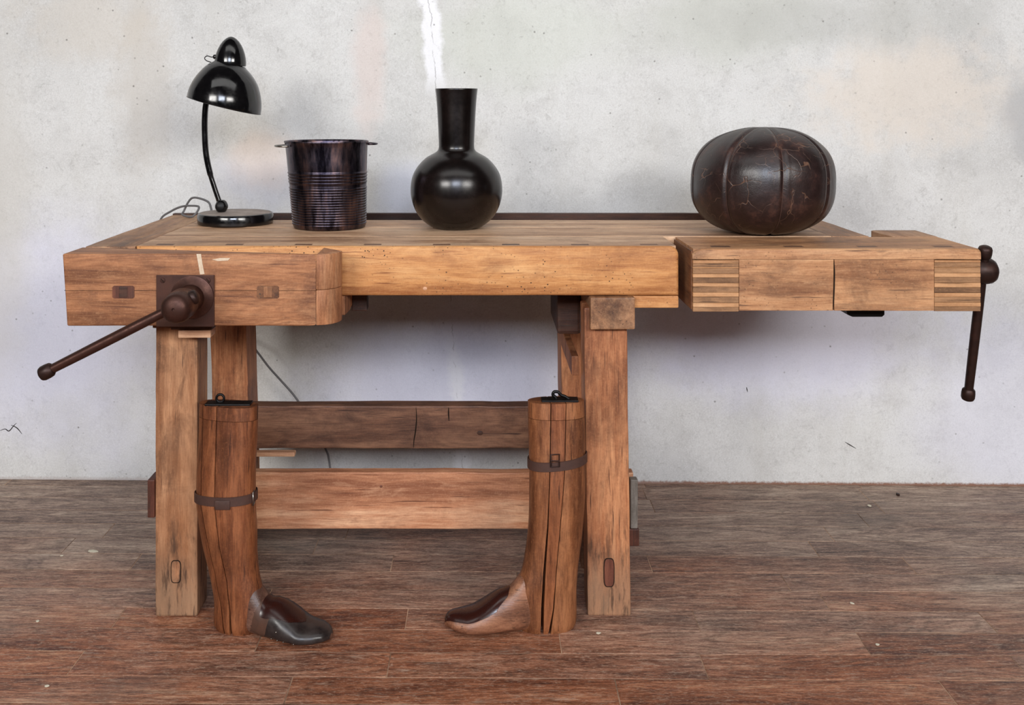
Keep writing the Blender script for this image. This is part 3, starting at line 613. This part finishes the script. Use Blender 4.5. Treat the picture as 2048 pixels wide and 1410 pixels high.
# ------------------------------------------------------------------ vase
VD = 2.65; kv = VD / F / 3.917; VXc = (913 - VX) * VD / F
vase = thing('bottle_vase', 'round black bottle vase with tall flared neck at middle of bench', 'vase', (VXc, VD, T))
tab = [(148, 166), (200, 160), (300, 152), (450, 144), (560, 139.5), (610, 139), (635, 146), (655, 168), (690, 230), (730, 275), (780, 314), (830, 340), (885, 354), (945, 359), (1000, 356), (1060, 342), (1110, 322), (1160, 292), (1200, 255), (1235, 208), (1248, 180)]
ztop, zbot = H + 32 * VD / F, T + .001
zz = lambda y: zbot + (1248 - y) / 1100 * (ztop - zbot)
pr = [(v.y * kv, zz(v.x)) for v in crom([(a, b_, 0) for a, b_ in tab], 5)]
inn = [(r - .004, z) for r, z in pr if z > zz(700)]
body = link('body', lathe([(pr[0][0] - .004, ztop - .001)] + [(pr[0][0] - .002, ztop + .0004)] + pr + [(.05, T), (0, T)], 96, cen(VXc, VD)), 'vase', vase, smooth=True)
link('neck_lining', lathe([(pr[0][0] - .0035, ztop - .0006)] + inn + [(0, zz(700))], 64, cen(VXc, VD)), 'vase', vase, smooth=True)

# ------------------------------------------------------------------ medicine ball
QD = 2.545; QX = (1524 - VX) * QD / F; RB, HB = .1745, .1325
ball = thing('medicine_ball', 'squashed dark brown leather medicine ball with stitched panels at right of bench', 'ball', (QX, QD, T))
seams = [-89.6 + 45 * i for i in range(8)]
def bp(th_, ph, extra=0.0):
    c_, s_ = math.cos(ph), math.sin(ph); e = 2 / (2.32 if ph > 0 else 2.75)
    r = RB * max(c_, 0) ** e; z = HB * math.copysign(abs(s_) ** e, s_)
    d = min(abs((math.degrees(th_) + 90 - q + 180) % 360 - 180) for q in seams)
    dist = R(d) * r
    puff = -.003 * math.exp(-(dist / .0045) ** 2) + .0007 * math.exp(-((dist - .011) / .005) ** 2) - .0006 * math.exp(-(dist / .02) ** 2)
    puff *= min(1, r / .03)
    n = Vector((c_ * math.cos(th_), c_ * math.sin(th_), s_ * 1.2)).normalized()
    p = Vector((r * math.cos(th_), r * math.sin(th_), z)) + n * (puff + extra)
    p += n * .0022 * noise.noise(p * 14) * min(1, r / .05)
    p.x += .006 * (z / HB) * (1 if z > 0 else .5)
    return p + Vector((QX, QD, T + HB - .0005 + .004 * 0))
for i in range(8):
    a0, a1 = seams[i] - 90, seams[i] + 45 - 90
    b = bmesh.new(); NA, NP = 40, 56; g_ = []
    for j in range(NP + 1):
        ph = -math.pi / 2 + math.pi * j / NP
        row = []
        for k2 in range(NA + 1):
            t_ = k2 / NA; t_ = .5 - .5 * math.cos(math.pi * t_) if True else t_
            row.append(b.verts.new(bp(R(a0 + (a1 - a0) * t_), ph)))
        g_.append(row)
    for j in range(NP):
        for k2 in range(NA): b.faces.new((g_[j][k2], g_[j][k2 + 1], g_[j + 1][k2 + 1], g_[j + 1][k2]))
    bmesh.ops.remove_doubles(b, verts=b.verts, dist=1e-6)
    for v in b.verts: v.co.z = max(v.co.z, T + .0002)
    pn = link('panel', b, 'ball', ball, smooth=True)
    pts = [bp(R(a0), -math.pi / 2 * .93 + math.pi * .93 * j / 40, -.0004) for j in range(41)]
    for p in pts: p.z = max(p.z, T + .001)
    link('seam', tube(pts, .0011, 6), 'strap', ball, smooth=True)

# ------------------------------------------------------------------ wooden boot trees
class Boot:
    def __init__(s, name, label, px0, D0, phi, sgn, shaft, l1, l2, capy):
        s.c, s.s, s.sg, s.D0 = math.cos(R(phi)), math.sin(R(phi)), sgn, D0
        s.x0 = (px0 - VX) * D0 / F; s.capy = capy
        s.t = thing(name, label, 'boot tree', (s.x0, D0, 0), 'pair of wooden boot trees')
        s.tab = []
        for py, pa, pb, hd in shaft:
            ph_, pt = (pa, pb) if sgn > 0 else (pb, pa)      # heel side, toe side
            s.tab.append((s.uz(ph_, py)[1] , s.uz(ph_, py)[0], s.uz(pt, py)[0], hd))
        s.tab = [(max(z, 0), a, b, h) for z, a, b, h in s.tab]; s.tab.sort()
        s.l1 = sorted((s.uz(px, py)[1], s.uz(px, py)[0]) for py, px in l1); s.l2 = sorted((s.uz(px, py)[1], s.uz(px, py)[0]) for py, px in l2)
        s.ztop = s.tab[-1][0]
        cr_ = crom([Vector((z, a, b)) for z, a, b, h in s.tab], 6)
        s.ca = [(v.x, v.y) for v in cr_]; s.cb = [(v.x, v.z) for v in cr_]
    def uz(s, px, py):
        k = (px - VX) / F; u = (k * s.D0 - s.x0) / (s.sg * s.c + k * s.s); D = s.D0 - u * s.s
        return u, H - (py - VY) * D / F
    def W(s, u, v, z): return Vector((s.x0 + s.sg * u * s.c + s.sg * v * s.s, s.D0 - u * s.s + v * s.c, z))
    def sec(s, z):
        return interp(s.ca, z), interp(s.cb, z), interp([(t[0], t[3]) for t in s.tab], z)
    def hprof(s, u, z):
        a, b, h = s.sec(z); q = min(1, max(0, (u - a) / (b - a))); q = abs(2 * q - 1)
        return h * max(0, 1 - q ** 2.3) ** (1 / 2.1)
    def piece(s, lo, hi, z0, z1, nz, mat, name='shaft_section', K=14):
        b = bmesh.new(); rings = []
        for j in range(nz + 1):
            z = z0 + (z1 - z0) * j / nz; a, bb, h = s.sec(z); u0 = a if lo is None else lo(z); u1 = bb if hi is None else hi(z)
            us = [u0 + (u1 - u0) * (.5 - .5 * math.cos(math.pi * i / K)) for i in range(K + 1)]
            ring = [s.W(u, -s.hprof(u, z), z) for u in us] + [s.W(u, s.hprof(u, z), z) for u in us[::-1]]
            rings.append([b.verts.new(p) for p in ring])
        n = len(rings[0])
        for A, B in zip(rings, rings[1:]):
            for i in range(n): b.faces.new((A[i], A[(i + 1) % n], B[(i + 1) % n], B[i]))
        b.faces.new(rings[0][::-1]); b.faces.new(rings[-1])
        bmesh.ops.remove_doubles(b, verts=b.verts, dist=2e-5)
        return link(name, b, mat, s.t, auto=50)
    def shaft(s, mats, gap1, gap2):
        L1 = lambda z: interp(s.l1, z); L2 = lambda z: interp(s.l2, z)
        zc = H - (s.capy - VY) * s.D0 / F
        G1 = lambda z: interp(gap1, z); G2 = lambda z: interp(gap2, z)
        for z0, z1, n, nm in ((0, zc - .0005, 64, 'shaft_section'), (zc + .0005, s.ztop, 8, 'top_block')):
            s.piece(None, lambda z: L1(z) - G1(z) / 2, z0, z1, n, mats[0], nm)
            s.piece(lambda z: L1(z) + G1(z) / 2, lambda z: L2(z) - G2(z) / 2, z0, z1, n, mats[1], nm)
            s.piece(lambda z: L2(z) + G2(z) / 2, None, z0, z1, n, mats[2], nm)
        # dark core so that the splits show depth, not daylight
        s.piece(lambda z: s.sec(z)[0] + .012, lambda z: s.sec(z)[1] - .012, .002, s.ztop - .02, 30, 'hole', 'core') if False else None
    def strap(s, zf, w_, off=.0016, th=.0022):
        b = bmesh.new(); N = 72; cols = []
        for i in range(N):
            a = 2 * math.pi * i / N; col = []
            zc = zf(math.cos(a), math.sin(a))
            ua, ub, h = s.sec(zc); q = math.cos(a); uc, hu = (ua + ub) / 2, (ub - ua) / 2
            sn = math.sin(a); base = Vector((uc + hu * math.copysign(abs(q) ** .9, q), h * math.copysign(abs(sn) ** .9, sn)))
            nrm = Vector((q / hu, sn / h)).normalized()
            for o_, dz in ((off, -w_ / 2), (off + th, -w_ / 2 + .001), (off + th, w_ / 2 - .001), (off, w_ / 2)):
                pt = base + nrm * o_; col.append(b.verts.new(s.W(pt.x, -pt.y, zc + dz)))
            cols.append(col)
        for i in range(N):
            A, B = cols[i], cols[(i + 1) % N]
            for j in range(4): b.faces.new((A[j], B[j], B[(j + 1) % 4], A[(j + 1) % 4]))
        return link('strap', b, 'strap', s.t, auto=40)
    def foot_setup(s, top, u_in, wid, toe_z=.012):
        pts = sorted(s.uz(px, py) for px, py in top)
        s.ft = [(v.x, v.y) for v in crom([Vector((u, z, 0)) for u, z in pts], 5)]
        s.ft.sort(); s.u0, s.u1 = u_in, s.ft[-1][0]; s.wid = wid; s.toe_z = toe_z
    def fsec(s, u, a, off=0.0):
        """point on the forefoot: a = angle, 0 = near side, 90 = top"""
        t = (u - s.u0) / (s.u1 - s.u0); zt = interp(s.ft, u) + off
        zb = .0005 + s.toe_z * max(0, (t - .6) / .4) ** 2; zb = min(zb, zt - .002)
        hw = interp(s.wid, t) + off; zw = zb + (zt - zb) * .34
        ca, sa = math.cos(a), math.sin(a)
        v = hw * math.copysign(abs(ca) ** .8, ca)
        z = zw + (zt - zw) * abs(sa) ** .95 if sa > 0 else zw - (zw - zb) * abs(sa) ** .6
        return s.W(u, -v, max(z, .0004))
    def foot(s, mat, name='forefoot'):
        b = bmesh.new(); N, S = 48, 44; rings = []
        for j in range(S + 1):
            u = s.u0 + (s.u1 - s.u0) * math.sin(math.pi / 2 * j / S); rings.append([b.verts.new(s.fsec(u, 2 * math.pi * i / N)) for i in range(N)])
        for A, B in zip(rings, rings[1:]):
            for i in range(N): b.faces.new((A[i], A[(i + 1) % N], B[(i + 1) % N], B[i]))
        b.faces.new(rings[0][::-1]); b.faces.new(rings[-1])
        return link(name, b, mat, s.t, auto=60)
    def shell(s, ua, ub, a0, a1, off, mat, name, NS=26, NA=26):
        """leather or lacquer layer on the forefoot: ua(a), ub(a) bound it lengthwise, angles a0..a1 crosswise"""
        b = bmesh.new(); G = [[], []]
        for L_, o_ in ((0, -.002), (1, off)):
            for i in range(NA + 1):
                a = R(a0 + (a1 - a0) * i / NA); x0_, x1_ = ua(math.degrees(a)), ub(math.degrees(a))
                row = []
                for j in range(NS + 1):
                    u = x0_ + (x1_ - x0_) * math.sin(math.pi / 2 * j / NS)
                    row.append(b.verts.new(s.fsec(min(u, s.u1), a, o_)))
                G[L_].append(row)
        g0, g1 = G
        for i in range(NA):
            for j in range(NS):
                b.faces.new((g1[i][j], g1[i][j + 1], g1[i + 1][j + 1], g1[i + 1][j])); b.faces.new((g0[i][j], g0[i + 1][j], g0[i + 1][j + 1], g0[i][j + 1]))
        for i in range(NA):
            b.faces.new((g0[i][0], g1[i][0], g1[i + 1][0], g0[i + 1][0])); b.faces.new((g0[i][NS], g0[i + 1][NS], g1[i + 1][NS], g1[i][NS]))
        for j in range(NS):
            b.faces.new((g0[0][j], g0[0][j + 1], g1[0][j + 1], g1[0][j])); b.faces.new((g0[NA][j], g1[NA][j], g1[NA][j + 1], g0[NA][j + 1]))
        return link(name, b, mat, s.t, auto=50)

# left boot
L = Boot('boot_tree', 'wooden boot tree with black leather toe by the left front leg', 455, 2.262, 14, 1,
    [(803, 401, 515, .031), (870, 400, 513, .035), (930, 397, 509, .040), (985, 396, 509, .042), (1005, 397, 509, .042), (1039, 401, 511, .041), (1065, 405, 512, .040), (1091, 410, 512, .039), (1128, 419, 515, .037),
     (1159, 426, 521, .038), (1186, 430, 529, .036), (1204, 431, 537, .035), (1222, 431, 531, .036), (1240, 431, 524, .036), (1253, 435, 517, .033)],
    [(808, 416), (1000, 418), (1040, 425), (1085, 434), (1130, 444), (1200, 456), (1256, 464)],
    [(808, 447), (1000, 448), (1080, 456), (1150, 470), (1200, 474), (1256, 477)], 834)
L.shaft(('boot', 'boot', 'boot'), [(0, .003), (.1, .0016), (.5, .002)], [(0, .007), (.06, .003), (.12, .002), (.5, .0022)])
L.foot_setup([(500, 1150), (520, 1172), (536, 1197), (552, 1201), (569, 1209), (595, 1230), (612, 1244), (642, 1252), (657, 1260), (663, 1268)], L.uz(495, 1200)[0], [(0, .03), (.2, .036), (.5, .047), (.7, .047), (.85, .038), (.95, .024), (1, .008)], .006)
ff = L.foot('boot_foot_dark')
u = lambda px: L.uz(px, 1230)[0]
L.shell(lambda a: interp([(-30, u(543)), (10, u(550)), (40, u(556)), (60, u(580)), (90, u(600)), (135, u(580)), (210, u(560))], a), lambda a: L.u1 - .0005, -35, 215, .0022, 'black_leather', 'toe_cap')
L.shell(lambda a: u(534), lambda a: interp([(28, u(548)), (50, u(590)), (90, u(613)), (130, u(590)), (150, u(560))], a), 28, 150, .0036, 'instep', 'instep')
L.shell(lambda a: interp([(-30, u(512)), (60, u(532))], a), lambda a: interp([(-30, u(548)), (10, u(556)), (35, u(562)), (60, u(548))], a), -30, 60, .0016, 'brown_leather', 'leather_patch')
for cx_, cy_ in ((1033, 1165), (997, 1210), (985, 1268), (1033, 1272), (1085, 1275), (1163, 1274)):
    px_, py_ = 280 + cx_ / 3.811, 960 + cy_ / 3.811
    best = min(((L.fsec(L.u0 + (L.u1 - L.u0) * i / 90, R(a), .0026), a) for i in range(91) for a in range(-50, 60, 4)), key=lambda q: (VX + q[0].x * F / q[0].y - px_) ** 2 + (VY + (H - q[0].z) * F / q[0].y - py_) ** 2)
    link('stud', lathe([(0, -.001), (.0016, -.001), (.0014, .0005), (0, .001)], 10, M4=frame(best[0], (.1, -1, .2))), 'steel', L.t, smooth=True)
sl = L.strap(lambda cu, sv: H - (994 - VY) * 2.25 / F + .004 * cu, .021)
bk = L.W(L.sec(.29)[1] + .003, -.012, .2955)
link('buckle', tube(crom([bk + Vector(v) for v in ((0, -.003, -.014), (0, -.003, .014), (0, .010, .014), (0, .010, -.014), (0, -.003, -.014))], 1), .0017, 8), 'steel', sl, smooth=True)
e0 = L.W(L.uz(462, 994)[0], -.0455, .290)
link('strap_tip', wbox(e0.x - .013, e0.x + .02, e0.y - .004, e0.y + .001, e0.z - .012, e0.z + .009, .003, .0005), 'strap', sl, auto=50)
def eye(bt, px, py, name='eyelet', flip=1):
    c0 = P(px, py, bt.D0); ring = [c0 + Vector((.0085 * math.cos(a), .002, .0085 * math.sin(a))) for a in [2 * math.pi * i / 20 for i in range(20)]]
    b = tube(ring + [ring[0].copy()], .0028, 8); tube([c0 + Vector((0, 0, -.010)), c0 + Vector((0, .001, -.016)), c0 + Vector((0, .001, -.03))], .0032, 8, b)
    return link(name, b, 'black_iron', bt.t, auto=60)
eye(L, 440, 797)
link('top_iron', wbox(*sorted((P(415, 0, 2.27).x, P(505, 0, 2.27).x)), 2.245, 2.276, L.ztop - .001, L.ztop + .0035, .001, .0004), 'black_iron', L.t)

# right boot
Q = Boot('boot_tree', 'wooden boot tree with brown toe and buckled strap by the right front leg', 1115, 2.262, 4, -1,
    [(799, 1055.5, 1168, .031), (859, 1056.5, 1170, .035), (931, 1058.5, 1171, .040), (978, 1058.5, 1170.5, .042), (1018, 1058, 1168, .041), (1050, 1056.5, 1165.5, .040), (1074, 1054, 1163.5, .039), (1098, 1050.5, 1160, .038), (1129, 1045, 1156, .037),
     (1155, 1036, 1154, .038), (1177, 1025, 1153, .036), (1200, 1026, 1153, .036), (1225, 1031, 1153, .036), (1242, 1036, 1151.5, .036), (1253, 1040, 1147, .033)],
    [(800, 1128), (930, 1124), (1040, 1115), (1140, 1107), (1200, 1103), (1256, 1094)],
    [(800, 1098), (930, 1095), (1040, 1091), (1140, 1084), (1200, 1081), (1256, 1080)], 832)
Q.shaft(('boot_b', 'boot', 'boot_b'), [(0, .006), (.05, .003), (.12, .0016), (.5, .0016)], [(0, .007), (.12, .006), (.25, .003), (.3, .002), (.5, .0018)])
Q.foot_setup([(1062, 1120), (1042, 1146), (1020, 1173), (995, 1185), (967, 1204), (940, 1219), (905, 1225), (894, 1231), (889, 1240)], Q.uz(1068, 1200)[0], [(0, .03), (.25, .036), (.55, .044), (.75, .042), (.9, .028), (.97, .016), (1, .006)], .014)
Q.foot('boot_foot')
u2 = lambda px: Q.uz(px, 1230)[0]
Q.shell(lambda a: interp([(35, u2(990)), (60, u2(1014)), (90, u2(1019)), (145, u2(990))], a), lambda a: Q.u1 - .0005, 32, 148, .0026, 'instep', 'instep')
sr = Q.strap(lambda cu, sv: H - (922 - VY) * 2.25 / F - .0065 * cu - .002 * sv, .021)
zb = H - (925 - VY) * 2.205 / F; pb = Vector(((1110 - VX) * 2.218 / F, 2.2165, zb))
link('buckle', tube([pb + Vector(v) for v in ((-.009, 0, -.014), (.009, 0, -.013), (.009, 0, .014), (-.009, 0, .013), (-.009, 0, -.014))], .0018, 8), 'iron_dark', sr, auto=60)
link('buckle_pin', tube([pb + Vector((-.009, -.001, 0)), pb + Vector((.010, -.002, 0))], .0014, 8), 'iron_dark', sr, auto=60)
hk = [P(px, py, 2.262) for px, py in ((1113, 806), (1112, 796), (1106, 790), (1108, 784), (1116, 784), (1122, 790), (1130, 793), (1140, 800), (1143, 806))]
link('hook', tube(crom(hk, 5), .0036, 8), 'black_iron', Q.t, smooth=True)
link('top_iron', wbox(*sorted((P(1082, 0, 2.27).x, P(1155, 0, 2.27).x)), 2.245, 2.276, Q.ztop - .001, Q.ztop + .0035, .001, .0004), 'black_iron', Q.t)

# ------------------------------------------------------------------ litter on the floor
def chip(px, py, w_, h_, ang, label, group=None, mat='flake', name='paint_chip', cat='chip', n=7, thick=.0018):
    D = H * F / (py - VY); c0 = Vector(((px - VX) * D / F, D, 0)); random.seed(int(px * 7 + py))
    pts = []
    for i in range(n):
        a = 2 * math.pi * i / n; rr = random.uniform(.75, 1.1); x_, y_ = w_ / 2 * math.cos(a) * rr, h_ / 2 * math.sin(a) * rr
        pts.append((c0.x + x_ * math.cos(ang) - y_ * math.sin(ang), c0.y + x_ * math.sin(ang) + y_ * math.cos(ang)))
    o = link(name, prism(pts, 2, .0004, thick, .0003, 1), mat); o['label'] = label; o['category'] = cat
    if group: o['group'] = group
    return o
chip(185, 1103, .030, .016, -.15, 'largest pale wood chip lying on the floor left of the bench')
chip(75, 1243, .008, .010, .3, 'tiny pale chip on floor near the left edge below the long chip')
chip(94, 1373, .010, .008, .1, 'small pale chip on the floor in the bottom left corner')
chip(124, 1112, .010, .006, .1, 'faint small flake just left of the largest pale chip')
chip(1704, 1207, .008, .012, .9, 'tiny white chip on open floor right of the right front leg')
chip(1755, 1290, .010, .010, .2, 'tiny pale chip on lower right floor below the other white chip')
chip(1739, 1012, .011, .014, .2, 'small pinkish chip on the floor close to the wall at right')
chip(1796, 991, .010, .016, .2, 'small dark crumb on the floor close to the wall at right', mat='iron_dark', name='crumb', cat='crumb', thick=.006)
chip(1197, 1267, .011, .008, .2, 'small pale chip on dark plank in front of the right front leg')

for o_ in (lamp, bucket, vase, ball): o_.location.z += .0007      # rest on the highest fibres of the boards
